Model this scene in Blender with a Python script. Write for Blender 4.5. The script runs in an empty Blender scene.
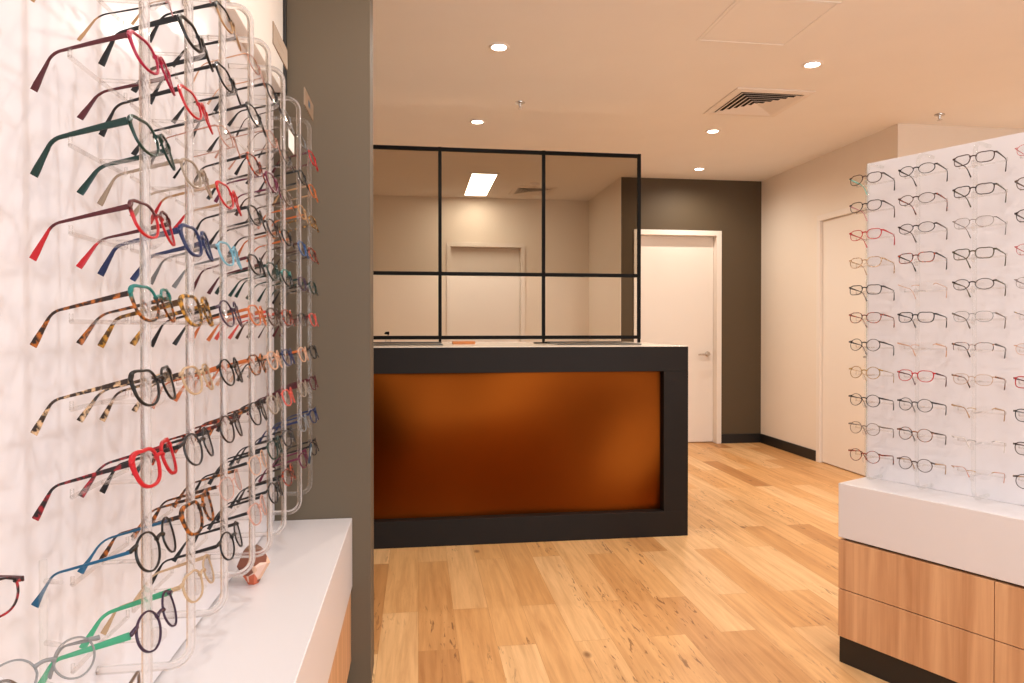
import bpy, bmesh, math, random
from math import sin, cos, pi, radians as R
from mathutils import Vector, Matrix
random.seed(7)
S = bpy.context.scene
COL = S.collection
V = Vector

# ------------------------------------------------------------------ colour / node helpers
def lin(c):
    def f(u):
        u /= 255.0
        return u / 12.92 if u <= 0.04045 else ((u + 0.055) / 1.055) ** 2.4
    return (f(c[0]), f(c[1]), f(c[2]), 1.0)

def newmat(name):
    m = bpy.data.materials.new(name)
    m.use_nodes = True
    nt = m.node_tree
    nt.nodes.clear()
    out = nt.nodes.new('ShaderNodeOutputMaterial')
    return m, nt, out

def N(nt, t, **kw):
    n = nt.nodes.new(t)
    for k, v in kw.items():
        if k in n.inputs.keys() if isinstance(k, str) else False:
            n.inputs[k].default_value = v
        else:
            setattr(n, k, v)
    return n

def pbsdf(nt, col=None, rough=0.5, metal=0.0, spec=0.5, coat=0.0):
    p = nt.nodes.new('ShaderNodeBsdfPrincipled')
    if col is not None:
        p.inputs['Base Color'].default_value = col
    p.inputs['Roughness'].default_value = rough
    p.inputs['Metallic'].default_value = metal
    p.inputs['Specular IOR Level'].default_value = spec
    p.inputs['Coat Weight'].default_value = coat
    return p

def simple(name, rgb, rough=0.5, metal=0.0, spec=0.5, coat=0.0, grain=0.0, gscale=40.0):
    m, nt, out = newmat(name)
    p = pbsdf(nt, lin(rgb), rough, metal, spec, coat)
    if grain > 0:
        tc = nt.nodes.new('ShaderNodeTexCoord')
        no = N(nt, 'ShaderNodeTexNoise', Scale=gscale, Detail=3.0)
        nt.links.new(tc.outputs['Object'], no.inputs['Vector'])
        mx = nt.nodes.new('ShaderNodeMix'); mx.data_type = 'RGBA'
        c = lin(rgb)
        mx.inputs[6].default_value = (c[0]*(1-grain), c[1]*(1-grain), c[2]*(1-grain), 1)
        mx.inputs[7].default_value = (min(1, c[0]*(1+grain)), min(1, c[1]*(1+grain)), min(1, c[2]*(1+grain)), 1)
        nt.links.new(no.outputs['Fac'], mx.inputs[0])
        nt.links.new(mx.outputs[2], p.inputs['Base Color'])
    nt.links.new(p.outputs[0], out.inputs[0])
    return m

def emission(name, rgb, strength):
    m, nt, out = newmat(name)
    e = nt.nodes.new('ShaderNodeEmission')
    e.inputs[0].default_value = lin(rgb); e.inputs[1].default_value = strength
    nt.links.new(e.outputs[0], out.inputs[0])
    return m

def clear(name, tint=(255, 255, 255), trans=0.55, rough=0.0, ior=1.47, milk=0.02):
    """clear acrylic: part straight-through, part refracting"""
    m, nt, out = newmat(name)
    t = nt.nodes.new('ShaderNodeBsdfTransparent'); t.inputs[0].default_value = lin(tint)
    g = nt.nodes.new('ShaderNodeBsdfGlass'); g.inputs['Color'].default_value = lin(tint)
    g.inputs['Roughness'].default_value = rough; g.inputs['IOR'].default_value = ior
    mx = nt.nodes.new('ShaderNodeMixShader'); mx.inputs[0].default_value = 1 - trans
    nt.links.new(t.outputs[0], mx.inputs[1]); nt.links.new(g.outputs[0], mx.inputs[2])
    d = nt.nodes.new('ShaderNodeBsdfTranslucent'); d.inputs[0].default_value = lin((250, 246, 242))
    d2 = nt.nodes.new('ShaderNodeBsdfDiffuse'); d2.inputs[0].default_value = lin((250, 246, 242))
    ad = nt.nodes.new('ShaderNodeMixShader'); ad.inputs[0].default_value = 0.5
    nt.links.new(d.outputs[0], ad.inputs[1]); nt.links.new(d2.outputs[0], ad.inputs[2])
    m3 = nt.nodes.new('ShaderNodeMixShader'); m3.inputs[0].default_value = milk
    nt.links.new(mx.outputs[0], m3.inputs[1]); nt.links.new(ad.outputs[0], m3.inputs[2])
    nt.links.new(m3.outputs[0], out.inputs[0])
    return m

def pane(name, tint=(250, 250, 250), refl=0.6, base=0.04, diff=None, dw=0.0):
    """thin glass: transparent plus fresnel reflection (and optional woven mesh share)"""
    m, nt, out = newmat(name)
    t = nt.nodes.new('ShaderNodeBsdfTransparent'); t.inputs[0].default_value = lin(tint)
    g = nt.nodes.new('ShaderNodeBsdfGlossy'); g.inputs['Roughness'].default_value = 0.0
    lw = nt.nodes.new('ShaderNodeLayerWeight'); lw.inputs[0].default_value = 0.5
    pw = N(nt, 'ShaderNodeMath', operation='POWER'); pw.inputs[1].default_value = 5.0
    mu = N(nt, 'ShaderNodeMath', operation='MULTIPLY_ADD'); mu.inputs[1].default_value = refl; mu.inputs[2].default_value = base * refl
    mx = nt.nodes.new('ShaderNodeMixShader')
    nt.links.new(lw.outputs['Facing'], pw.inputs[0]); nt.links.new(pw.outputs[0], mu.inputs[0]); nt.links.new(mu.outputs[0], mx.inputs[0])
    nt.links.new(t.outputs[0], mx.inputs[1]); nt.links.new(g.outputs[0], mx.inputs[2])
    last = mx
    if diff is not None:
        d = nt.nodes.new('ShaderNodeBsdfDiffuse'); d.inputs[0].default_value = lin(diff)
        m2 = nt.nodes.new('ShaderNodeMixShader'); m2.inputs[0].default_value = dw
        nt.links.new(mx.outputs[0], m2.inputs[1]); nt.links.new(d.outputs[0], m2.inputs[2])
        last = m2
    nt.links.new(last.outputs[0], out.inputs[0])
    return m

# ------------------------------------------------------------------ mesh builder
class MB:
    def __init__(s):
        s.v = []; s.f = []
    def add(s, vs, fs):
        b = len(s.v)
        s.v += [tuple(v) for v in vs]
        s.f += [tuple(b + i for i in f) for f in fs]
        return s
    def box(s, lo, hi, bev=0.0, seg=2, M=None):
        bm = bmesh.new()
        bmesh.ops.create_cube(bm, size=1.0)
        for v in bm.verts:
            v.co = V([(lo[i] + hi[i]) / 2 + v.co[i] * (hi[i] - lo[i]) for i in range(3)])
        if bev > 0:
            bmesh.ops.bevel(bm, geom=list(bm.edges), offset=bev, segments=seg, affect='EDGES', profile=0.5)
        if M is not None:
            bm.transform(M)
        bm.verts.index_update()
        s.add([v.co.copy() for v in bm.verts], [[v.index for v in f.verts] for f in bm.faces])
        bm.free()
        return s
    def tube(s, pts, r, n=10, cap=True):
        pts = [V(p) for p in pts]
        m = len(pts)
        rr = r if isinstance(r, (list, tuple)) else [r] * m
        tang = []
        for i in range(m):
            a = pts[max(i - 1, 0)]; b = pts[min(i + 1, m - 1)]
            tang.append((b - a).normalized())
        up = V((0, 0, 1)) if abs(tang[0].z) < 0.9 else V((0, 1, 0))
        x = tang[0].cross(up).normalized()
        vs = []; fs = []
        for i in range(m):
            t = tang[i]
            x = (x - t * x.dot(t)).normalized()
            y = t.cross(x)
            for k in range(n):
                a = 2 * pi * k / n
                vs.append(pts[i] + x * cos(a) * rr[i] + y * sin(a) * rr[i])
        for i in range(m - 1):
            for k in range(n):
                k2 = (k + 1) % n
                fs.append((i*n + k, i*n + k2, (i+1)*n + k2, (i+1)*n + k))
        if cap:
            fs.append(tuple(range(n))[::-1]); fs.append(tuple((m-1)*n + k for k in range(n)))
        return s.add(vs, fs)
    def lathe(s, prof, n=28, c=(0, 0, 0), M=None):
        vs = []; fs = []
        m = len(prof)
        for (r, z) in prof:
            for k in range(n):
                a = 2*pi*k/n
                p = V((c[0] + r*cos(a), c[1] + r*sin(a), c[2] + z))
                vs.append(M @ p if M is not None else p)
        for i in range(m - 1):
            for k in range(n):
                k2 = (k+1) % n
                fs.append((i*n+k, i*n+k2, (i+1)*n+k2, (i+1)*n+k))
        fs.append(tuple(range(n))[::-1]); fs.append(tuple((m-1)*n+k for k in range(n)))
        return s.add(vs, fs)
    def rings(s, rings, closed_path=False, cap=True):
        n = len(rings[0]); m = len(rings)
        vs = [p for r in rings for p in r]; fs = []
        for i in range(m if closed_path else m - 1):
            j = (i + 1) % m
            for k in range(n):
                k2 = (k+1) % n
                fs.append((i*n+k, i*n+k2, j*n+k2, j*n+k))
        if cap and not closed_path:
            fs.append(tuple(range(n))[::-1]); fs.append(tuple((m-1)*n+k for k in range(n)))
        return s.add(vs, fs)
    def mesh(s, name, smooth=False):
        me = bpy.data.meshes.new(name)
        me.from_pydata(s.v, [], s.f)
        bm = bmesh.new(); bm.from_mesh(me)
        bmesh.ops.recalc_face_normals(bm, faces=bm.faces)
        bm.to_mesh(me); bm.free()
        if smooth:
            me.polygons.foreach_set('use_smooth', [True] * len(me.polygons))
            try:
                me.set_sharp_from_angle(angle=R(42))
            except Exception:
                pass
        me.update()
        return me
    def build(s, name, mat, parent=None, smooth=False, loc=None):
        me = s.mesh(name, smooth)
        me.materials.append(mat)
        return link(name, me, parent, loc)

def link(name, me, parent=None, loc=None):
    o = bpy.data.objects.new(name, me)
    COL.objects.link(o)
    if parent is not None:
        o.parent = parent
    if loc is not None:
        o.location = loc
    return o

def tag(o, label=None, cat=None, group=None, kind=None):
    if label: o['label'] = label
    if cat: o['category'] = cat
    if group: o['group'] = group
    if kind: o['kind'] = kind
    return o

def empty(name, loc, rot=(0, 0, 0)):
    o = bpy.data.objects.new(name, None)
    o.empty_display_size = 0.05
    COL.objects.link(o)
    o.location = loc; o.rotation_euler = rot
    return o

def struct(name, mb, mat):
    o = mb.build(name, mat)
    o['kind'] = 'structure'
    return o

def omat(o, mat):
    """object-level material on shared mesh data"""
    o.material_slots[0].link = 'OBJECT'
    o.material_slots[0].material = mat

# ------------------------------------------------------------------ materials of the room
def wall_paint(name, rgb, rough=0.75):
    return simple(name, rgb, rough, spec=0.25, grain=0.025, gscale=3.0)
M_ceil = wall_paint('ceiling_paint', (244, 240, 236))
M_cream = wall_paint('cream_paint', (236, 224, 210))
M_grey = wall_paint('taupe_grey_paint', (88, 74, 56), 0.6)
M_door = simple('door_paint', (236, 226, 216), 0.45)
M_black = simple('black_skirting', (26, 22, 20), 0.45)
M_white = simple('white_laminate', (216, 208, 206), 0.3)
M_panel = simple('white_gloss_board', (226, 220, 221), 0.22, spec=0.25)
M_char = simple('charcoal_laminate', (28, 21, 16), 0.6, spec=0.25, grain=0.08, gscale=12)
M_steel = simple('black_steel', (10, 7, 5), 0.6, spec=0.15)
M_chrome = simple('satin_chrome', (205, 200, 195), 0.22, metal=1.0)
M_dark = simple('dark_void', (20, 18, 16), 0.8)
M_vent = simple('vent_white', (238, 230, 222), 0.5)
M_acr = clear('clear_acrylic', (254, 253, 252), 0.42, milk=0.04)
M_acr2 = clear('clear_acrylic_thin', (252, 251, 250), 0.82)
M_acr3 = clear('clear_acrylic_slim', (253, 253, 252), 0.93)
M_lens = pane('demo_lens', (253, 253, 253), 0.5)
M_pane = pane('clear_glass_pane', (250, 249, 246), 0.3, 0.0)
M_meshp = pane('dark_mesh_pane', (243, 238, 230), 0.12, 0.0, (40, 32, 24), 0.17)

def copper():
    m, nt, out = newmat('brushed_copper')
    p = pbsdf(nt, lin((150, 74, 22)), 0.42, 0.95)
    tc = nt.nodes.new('ShaderNodeTexCoord')
    mp = nt.nodes.new('ShaderNodeMapping'); mp.inputs['Scale'].default_value = (3.0, 1.0, 160.0)
    no = N(nt, 'ShaderNodeTexNoise', Scale=4.0, Detail=3.0)
    nt.links.new(tc.outputs['Object'], mp.inputs[0]); nt.links.new(mp.outputs[0], no.inputs['Vector'])
    mr = nt.nodes.new('ShaderNodeMapRange')
    mr.inputs['To Min'].default_value = 0.27; mr.inputs['To Max'].default_value = 0.36
    nt.links.new(no.outputs['Fac'], mr.inputs[0]); nt.links.new(mr.outputs[0], p.inputs['Roughness'])
    # broad faint blotches: reflections put into the base colour
    n2 = N(nt, 'ShaderNodeTexNoise', Scale=0.9, Detail=1.0)
    nt.links.new(tc.outputs['Object'], n2.inputs['Vector'])
    cr = nt.nodes.new('ShaderNodeValToRGB')
    cr.color_ramp.elements[0].position = 0.35; cr.color_ramp.elements[0].color = lin((98, 42, 2))
    cr.color_ramp.elements[1].position = 0.68; cr.color_ramp.elements[1].color = lin((112, 50, 3))
    nt.links.new(n2.outputs['Fac'], cr.inputs[0]); nt.links.new(cr.outputs[0], p.inputs['Base Color'])
    # the sheet is not quite flat: long shallow waves
    n3 = N(nt, 'ShaderNodeTexNoise', Scale=1.25, Detail=0.0)
    nt.links.new(tc.outputs['Object'], n3.inputs['Vector'])
    bp = nt.nodes.new('ShaderNodeBump'); bp.inputs['Strength'].default_value = 1.0; bp.inputs['Distance'].default_value = 0.16
    nt.links.new(n3.outputs['Fac'], bp.inputs['Height']); nt.links.new(bp.outputs[0], p.inputs['Normal'])
    nt.links.new(p.outputs[0], out.inputs[0])
    return m
M_copper = copper()

def oak(name, along):
    """pale oak veneer, grain running along axis 0/1/2 of object space"""
    m, nt, out = newmat(name)
    p = pbsdf(nt, None, 0.42)
    tc = nt.nodes.new('ShaderNodeTexCoord')
    mp = nt.nodes.new('ShaderNodeMapping')
    sc = [26.0, 26.0, 26.0]; sc[along] = 1.1
    mp.inputs['Scale'].default_value = sc
    no = N(nt, 'ShaderNodeTexNoise', Scale=1.0, Detail=5.0, Roughness=0.6, Distortion=0.4)
    nt.links.new(tc.outputs['Object'], mp.inputs[0]); nt.links.new(mp.outputs[0], no.inputs['Vector'])
    cr = nt.nodes.new('ShaderNodeValToRGB')
    e = cr.color_ramp.elements
    e[0].position = 0.28; e[0].color = lin((176, 124, 84))
    e[1].position = 0.72; e[1].color = lin((216, 168, 124))
    nt.links.new(no.outputs['Fac'], cr.inputs[0]); nt.links.new(cr.outputs[0], p.inputs['Base Color'])
    nt.links.new(p.outputs[0], out.inputs[0])
    return m
M_oak = oak('oak_veneer_upright', 2)

def floor_mat():
    m, nt, out = newmat('oak_plank_vinyl')
    L = nt.links.new
    p = pbsdf(nt, None, 0.42, spec=0.35)
    tc = nt.nodes.new('ShaderNodeTexCoord')
    sep = nt.nodes.new('ShaderNodeSeparateXYZ'); L(tc.outputs['Object'], sep.inputs[0])
    cmb = nt.nodes.new('ShaderNodeCombineXYZ')
    L(sep.outputs[1], cmb.inputs[0]); L(sep.outputs[0], cmb.inputs[1])
    def brick(c1, c2, mort):
        b = nt.nodes.new('ShaderNodeTexBrick')
        b.offset = 0.37; b.offset_frequency = 2; b.squash = 1.0
        b.inputs['Color1'].default_value = c1; b.inputs['Color2'].default_value = c2
        b.inputs['Mortar'].default_value = mort
        b.inputs['Scale'].default_value = 1.0
        b.inputs['Mortar Size'].default_value = 0.0008
        b.inputs['Mortar Smooth'].default_value = 0.2
        b.inputs['Bias'].default_value = 0.0
        b.inputs['Brick Width'].default_value = 0.95
        b.inputs['Row Height'].default_value = 0.145
        L(cmb.outputs[0], b.inputs['Vector'])
        return b
    bw = brick((0, 0, 0, 1), (1, 1, 1, 1), (0.4, 0.4, 0.4, 1))
    off = N(nt, 'ShaderNodeMath', operation='MULTIPLY'); off.inputs[1].default_value = 37.0
    L(bw.outputs['Color'], off.inputs[0])
    # base tone per plank
    cr = nt.nodes.new('ShaderNodeValToRGB')
    e = cr.color_ramp.elements
    e[0].position = 0.0; e[0].color = lin((184, 130, 78))
    e[1].position = 1.0; e[1].color = lin((230, 186, 134))
    mid = e.new(0.35); mid.color = lin((216, 162, 103))
    L(bw.outputs['Color'], cr.inputs[0])
    # long grain
    mp = nt.nodes.new('ShaderNodeMapping'); mp.inputs['Scale'].default_value = (34.0, 2.2, 1.0)
    L(tc.outputs['Object'], mp.inputs[0])
    no = nt.nodes.new('ShaderNodeTexNoise'); no.noise_dimensions = '4D'
    no.inputs['Scale'].default_value = 1.0; no.inputs['Detail'].default_value = 6.0; no.inputs['Roughness'].default_value = 0.65
    no.inputs['Distortion'].default_value = 0.6
    L(mp.outputs[0], no.inputs['Vector']); L(off.outputs[0], no.inputs['W'])
    gr = nt.nodes.new('ShaderNodeValToRGB')
    gr.color_ramp.elements[0].position = 0.30; gr.color_ramp.elements[0].color = (0.56, 0.44, 0.33, 1)
    gr.color_ramp.elements[1].position = 0.62; gr.color_ramp.elements[1].color = (1, 1, 1, 1)
    L(no.outputs['Fac'], gr.inputs[0])
    m1 = nt.nodes.new('ShaderNodeMix'); m1.data_type = 'RGBA'; m1.blend_type = 'MULTIPLY'; m1.inputs[0].default_value = 0.62
    L(cr.outputs[0], m1.inputs[6]); L(gr.outputs[0], m1.inputs[7])
    # dark cracks gathered in some planks
    mp2 = nt.nodes.new('ShaderNodeMapping'); mp2.inputs['Scale'].default_value = (62.0, 9.0, 1.0)
    L(tc.outputs['Object'], mp2.inputs[0])
    n2 = nt.nodes.new('ShaderNodeTexNoise'); n2.noise_dimensions = '4D'
    n2.inputs['Scale'].default_value = 1.0; n2.inputs['Detail'].default_value = 3.0; n2.inputs['Distortion'].default_value = 1.2
    L(mp2.outputs[0], n2.inputs['Vector']); L(off.outputs[0], n2.inputs['W'])
    n3 = nt.nodes.new('ShaderNodeTexNoise'); n3.noise_dimensions = '4D'
    n3.inputs['Scale'].default_value = 1.0; n3.inputs['Detail'].default_value = 1.0
    mp3 = nt.nodes.new('ShaderNodeMapping'); mp3.inputs['Scale'].default_value = (6.0, 1.2, 1.0)
    L(tc.outputs['Object'], mp3.inputs[0]); L(mp3.outputs[0], n3.inputs['Vector']); L(off.outputs[0], n3.inputs['W'])
    r2 = nt.nodes.new('ShaderNodeMapRange'); r2.inputs['From Min'].default_value = 0.585; r2.inputs['From Max'].default_value = 0.66
    L(n2.outputs['Fac'], r2.inputs[0])
    r3 = nt.nodes.new('ShaderNodeMapRange'); r3.inputs['From Min'].default_value = 0.525; r3.inputs['From Max'].default_value = 0.62
    L(n3.outputs['Fac'], r3.inputs[0])
    mm = N(nt, 'ShaderNodeMath', operation='MULTIPLY'); L(r2.outputs[0], mm.inputs[0]); L(r3.outputs[0], mm.inputs[1])
    # knots
    vo = nt.nodes.new('ShaderNodeTexVoronoi'); vo.inputs['Scale'].default_value = 1.0
    mp4 = nt.nodes.new('ShaderNodeMapping'); mp4.inputs['Scale'].default_value = (4.4, 2.6, 1.0)
    L(tc.outputs['Object'], mp4.inputs[0]); L(mp4.outputs[0], vo.inputs['Vector'])
    r4 = nt.nodes.new('ShaderNodeMapRange'); r4.inputs['From Min'].default_value = 0.085; r4.inputs['From Max'].default_value = 0.03
    L(vo.outputs['Distance'], r4.inputs[0])
    mxk = N(nt, 'ShaderNodeMath', operation='MAXIMUM'); L(mm.outputs[0], mxk.inputs[0]); L(r4.outputs[0], mxk.inputs[1])
    sc = N(nt, 'ShaderNodeMath', operation='MULTIPLY'); sc.inputs[1].default_value = 0.72; L(mxk.outputs[0], sc.inputs[0])
    m2 = nt.nodes.new('ShaderNodeMix'); m2.data_type = 'RGBA'
    m2.inputs[7].default_value = lin((104, 62, 34))
    L(sc.outputs[0], m2.inputs[0]); L(m1.outputs[2], m2.inputs[6])
    # joints
    jb = brick((1, 1, 1, 1), (1, 1, 1, 1), (0.72, 0.66, 0.58, 1))
    m3 = nt.nodes.new('ShaderNodeMix'); m3.data_type = 'RGBA'; m3.blend_type = 'MULTIPLY'; m3.inputs[0].default_value = 1.0
    L(m2.outputs[2], m3.inputs[6]); L(jb.outputs['Color'], m3.inputs[7])
    L(m3.outputs[2], p.inputs['Base Color'])
    L(p.outputs[0], out.inputs[0])
    return m
M_floor = floor_mat()

# ------------------------------------------------------------------ the room
H = 2.665
YP, YP2 = 2.27, 2.425            # pier faces
XPR = -0.1535                   # pier right edge
XL = -0.477                      # left wall face
YB, XR = 6.566, 3.472           # far grey wall, right wall
YR = 4.566                      # near end of right wall
XS, YBB = 1.996, 7.847          # back-office side wall and rear wall
struct('floor', MB().box((-1.75, -2.6, -0.1), (6.1, 8.0, 0.0)), M_floor)
struct('ceiling', MB().box((-1.75, -2.6, H), (6.1, 8.0, H + 0.1)), M_ceil)
struct('wall_left', MB().box((XL - 0.12, -2.4, 0), (XL, YP, H)), M_grey)
struct('wall_pier', MB().box((-1.65, YP, 0), (XPR, YP2, H), 0.002), wall_paint('taupe_grey_lit', (98, 85, 69), 0.6))  # lighter copy of the taupe grey, pier's extra light put into the paint
struct('wall_front', MB().box((XL - 0.12, -2.4, 0), (-0.3, -2.3, H)).box((4.5, -2.4, 0), (6.1, -2.3, H)).box((-0.3, -2.4, 2.35), (4.5, -2.3, H)).box((-0.3, -2.4, 0), (4.5, -2.3, 0.2)), M_cream)
# unseen cool area light added behind the camera as fill
l = bpy.data.lights.new('rear_fill_light', 'AREA'); l.shape = 'RECTANGLE'; l.size = 4.8; l.size_y = 2.15
l.energy = 122.0; l.color = (0.83, 0.92, 1.0)
o = bpy.data.objects.new('rear_fill_light', l); COL.objects.link(o); o.location = (2.1, -2.42, 1.275); o.rotation_euler = (R(90), 0, 0)
struct('wall_office_left', MB().box((-1.75, YP2, 0), (-1.65, 8.0, H)), M_cream)
struct('wall_far_right', MB().box((6.0, -2.4, 0), (6.1, YR, H)), M_cream)
struct('wall_return', MB().box((XR, YR, 0), (6.1, YR + 0.1, H)), M_cream)
DH, DFW = 2.10, 0.05            # door opening height, architrave width
# far grey wall with its door opening
bx0, bx1 = 2.125 + DFW, 3.041 - DFW
w = MB()
w.box((XS, YB, 0), (bx0 - .03, YB + 0.12, H)); w.box((bx1 + .03, YB, 0), (XR + 0.1, YB + 0.12, H)); w.box((bx0 - .03, YB, DH + .03), (bx1 + .03, YB + 0.12, H))
struct('wall_back', w, M_grey)
# office side wall: cream, ends behind the grey wall's edge
struct('wall_office_side', MB().box((XS + 0.001, YB + 0.12, 0), (XS + 0.1, YBB, H)).box((XS - 0.004, YB, 0), (XS, YBB, H)), M_cream)
# office rear wall with door
ox0, ox1 = 0.324 + DFW, 1.233 - DFW
w = MB()
w.box((-1.75, YBB, 0), (ox0 - .03, YBB + 0.12, H)); w.box((ox1 + .03, YBB, 0), (XS + 0.1, YBB + 0.12, H)); w.box((ox0 - .03, YBB, DH + .03), (ox1 + .03, YBB + 0.12, H))
struct('wall_office_rear', w, M_cream)
# right wall with door
ry0, ry1 = 4.647 + DFW, 5.563 - DFW
w = MB()
w.box((XR, ry1 + .03, 0), (XR + 0.1, YB, H)); w.box((XR, YR + 0.1, 0), (XR + 0.1, ry0 - .03, H)); w.box((XR, ry0 - .03, DH + .03), (XR + 0.1, ry1 + .03, H))
struct('wall_right', w, M_cream)
# skirting
struct('baseboard_back', MB().box((3.041, YB - 0.012, 0), (XR, YB, 0.092), 0.002), M_black)
struct('baseboard_right', MB().box((XR - 0.012, 5.563, 0), (XR, YB - 0.012, 0.092), 0.002), M_black)
# ceiling access hatch: a flush panel inside a hairline rim
o = MB().box((1.45, 2.92, H - 0.002), (1.90, 3.37, H + 0.001), 0.0008).build('trim_1', M_ceil); o['kind'] = 'structure'
hr = MB()
for a, b in (((1.43, 2.90), (1.444, 3.39)), ((1.906, 2.90), (1.92, 3.39)), ((1.444, 2.90), (1.906, 2.914)), ((1.444, 3.376), (1.906, 3.39))):
    hr.box((a[0], a[1], H - 0.003), (b[0], b[1], H + 0.001))
o = hr.build('trim_2', M_ceil); o['kind'] = 'structure'

def door(name, w0, w1, place, handle, rec=0.07):
    """architrave, leaf and lever in local space: x along wall, y into the wall; place = matrix"""
    root = empty(name, (0, 0, 0)); root.matrix_world = place
    root['kind'] = 'structure'
    f = MB()
    f.box((w0 - DFW, -0.016, 0), (w0, rec + 0.05, DH), 0.002)
    f.box((w1, -0.016, 0), (w1 + DFW, rec + 0.05, DH), 0.002)
    f.box((w0 - DFW, -0.016, DH), (w1 + DFW, rec + 0.05, DH + DFW), 0.002)
    f.box((w0, rec + 0.0405, 0), (w0 + 0.015, rec + 0.055, DH)); f.box((w1 - 0.015, rec + 0.0405, 0), (w1, rec + 0.055, DH)); f.box((w0, rec + 0.0405, DH - 0.015), (w1, rec + 0.055, DH))
    f.build('door_frame', M_door, root)
    leaf = MB().box((w0 + 0.0018, rec, 0.008), (w1 - 0.0018, rec + 0.04, DH - 0.0018), 0.002).build('door_leaf', M_door, root)
    if handle:
        hx, hz = handle
        h = MB()
        Mx = Matrix.Translation((hx, rec - 0.001, hz)) @ Matrix.Rotation(R(90), 4, 'X')
        h.lathe([(0.026, 0.0), (0.026, 0.008), (0.024, 0.010), (0.011, 0.011), (0.011, 0.04)], 24, M=Mx)
        h.tube([(hx, rec - 0.04, hz), (hx, rec - 0.052, hz), (hx - 0.012, rec - 0.056, hz), (hx - 0.06, rec - 0.056, hz - 0.003), (hx - 0.115, rec - 0.052, hz - 0.004)],
               [0.011, 0.011, 0.0105, 0.010, 0.008], 12)
        h.build('door_handle', M_chrome, leaf, smooth=True)
    return root
door('door_1', bx0, bx1, Matrix.Translation((0, YB, 0)), (bx1 - 0.065, 0.905))
door('door_2', ox0, ox1, Matrix.Translation((0, YBB, 0)), None)
# right wall door: local x -> -Y world, local y -> +X
Mr = Matrix.Translation((XR, 0, 0)) @ Matrix.Rotation(R(-90), 4, 'Z')
door('door_3', -ry1, -ry0, Mr, (-ry0 - 0.065, 0.95), rec=0.01)

# ------------------------------------------------------------------ ceiling fittings
M_glow = emission('lamp_glow', (255, 244, 226), 22.0)
def downlight(x, y, label):
    t = empty('downlight', (x, y, H)); tag(t, label, 'ceiling light', 'recessed ceiling downlights')
    MB().lathe([(0.040, -0.0005), (0.040, -0.005), (0.044, -0.007), (0.052, -0.006), (0.056, -0.001), (0.056, 0.0)], 32).build('trim_ring', M_vent, t, smooth=True)
    MB().lathe([(0.0392, -0.0005), (0.0392, -0.003), (0.03, -0.0038), (0.01, -0.004)], 32).build('lamp_face', M_glow, t)
    return t
downlight(0.4275, 3.607, 'round recessed downlight nearest the counter front, leftmost large one on ceiling')
downlight(2.21, 3.604, 'round recessed downlight right of the square ceiling vent, towards the camera')
downlight(0.4275, 4.936, 'round recessed downlight on the ceiling just above the black framed screen')
downlight(2.215, 4.931, 'round recessed downlight just beyond the square ceiling vent')
downlight(2.617, 6.121, 'farthest round downlight, close to grey wall above the white door')

def spot(x, y, e, col=(1.0, 0.965, 0.935), ang=168, z=H - 0.012):
    l = bpy.data.lights.new('downlight_lamp', 'SPOT')
    l.energy = e; l.color = col; l.spot_size = R(ang); l.spot_blend = 0.8; l.shadow_soft_size = 0.022
    o = bpy.data.objects.new('downlight_lamp', l); COL.objects.link(o)
    o.location = (x, y, z)
    return o
E = 50.0
NEAR, FAR = (0.87, 0.94, 1.0), (1.0, 0.91, 0.79)
for y in (-1.72, -0.39, 0.94, 2.27, 3.607, 4.936):
    for x in (0.4275, 2.21):
        if y == 2.27 and x < 1:
                spot(0.33, 1.70, E * 0.7, (1.0, 0.92, 0.82))
        elif y < 3:
                spot(x, y, E * (0.78 if x < 1 else 0.98), NEAR)
        else:
                spot(x, y, E * 1.08, FAR)
spot(2.617, 6.121, E * 0.8, FAR)
for y in (-0.39, 2.27, 3.6):
    spot(4.2, y, E)

def vent(cx, cy, sz, label):
    t = empty('ceiling_vent', (cx, cy, H)); tag(t, label, 'air vent', 'square ceiling vents')
    h = sz / 2
    f = MB()
    # outer flange as a sloped square ring
    def sq(r, z): return [V((-r, -r, z)), V((r, -r, z)), V((r, r, z)), V((-r, r, z))]
    f.rings([sq(h, -0.001), sq(h, -0.006), sq(h - 0.035, -0.012), sq(h - 0.05, -0.010), sq(h - 0.05, -0.001)], cap=False)
    f.build('frame', M_vent, t)
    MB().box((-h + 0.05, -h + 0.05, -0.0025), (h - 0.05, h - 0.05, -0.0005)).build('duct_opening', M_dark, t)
    n = 6
    for i in range(n):
        r = (h - 0.056) * (1 - i / n)
        step = (h - 0.056) / n
        b = MB()
        r2 = max(r - step * 0.72, 0.004)
        b.rings([sq(r, -0.0135), sq(r - 0.0015, -0.0145), sq(r2, -0.0035), sq(max(r2 - 0.001, 0.003), -0.003)], cap=False)
        b.build('louvre', M_vent, t)
    return t
vent(2.225, 4.272, 0.52, 'square white louvred vent on the main ceiling above the counter')
vent(1.24, 7.36, 0.46, 'smaller looking louvred vent on office ceiling, seen through the dark panes')

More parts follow.
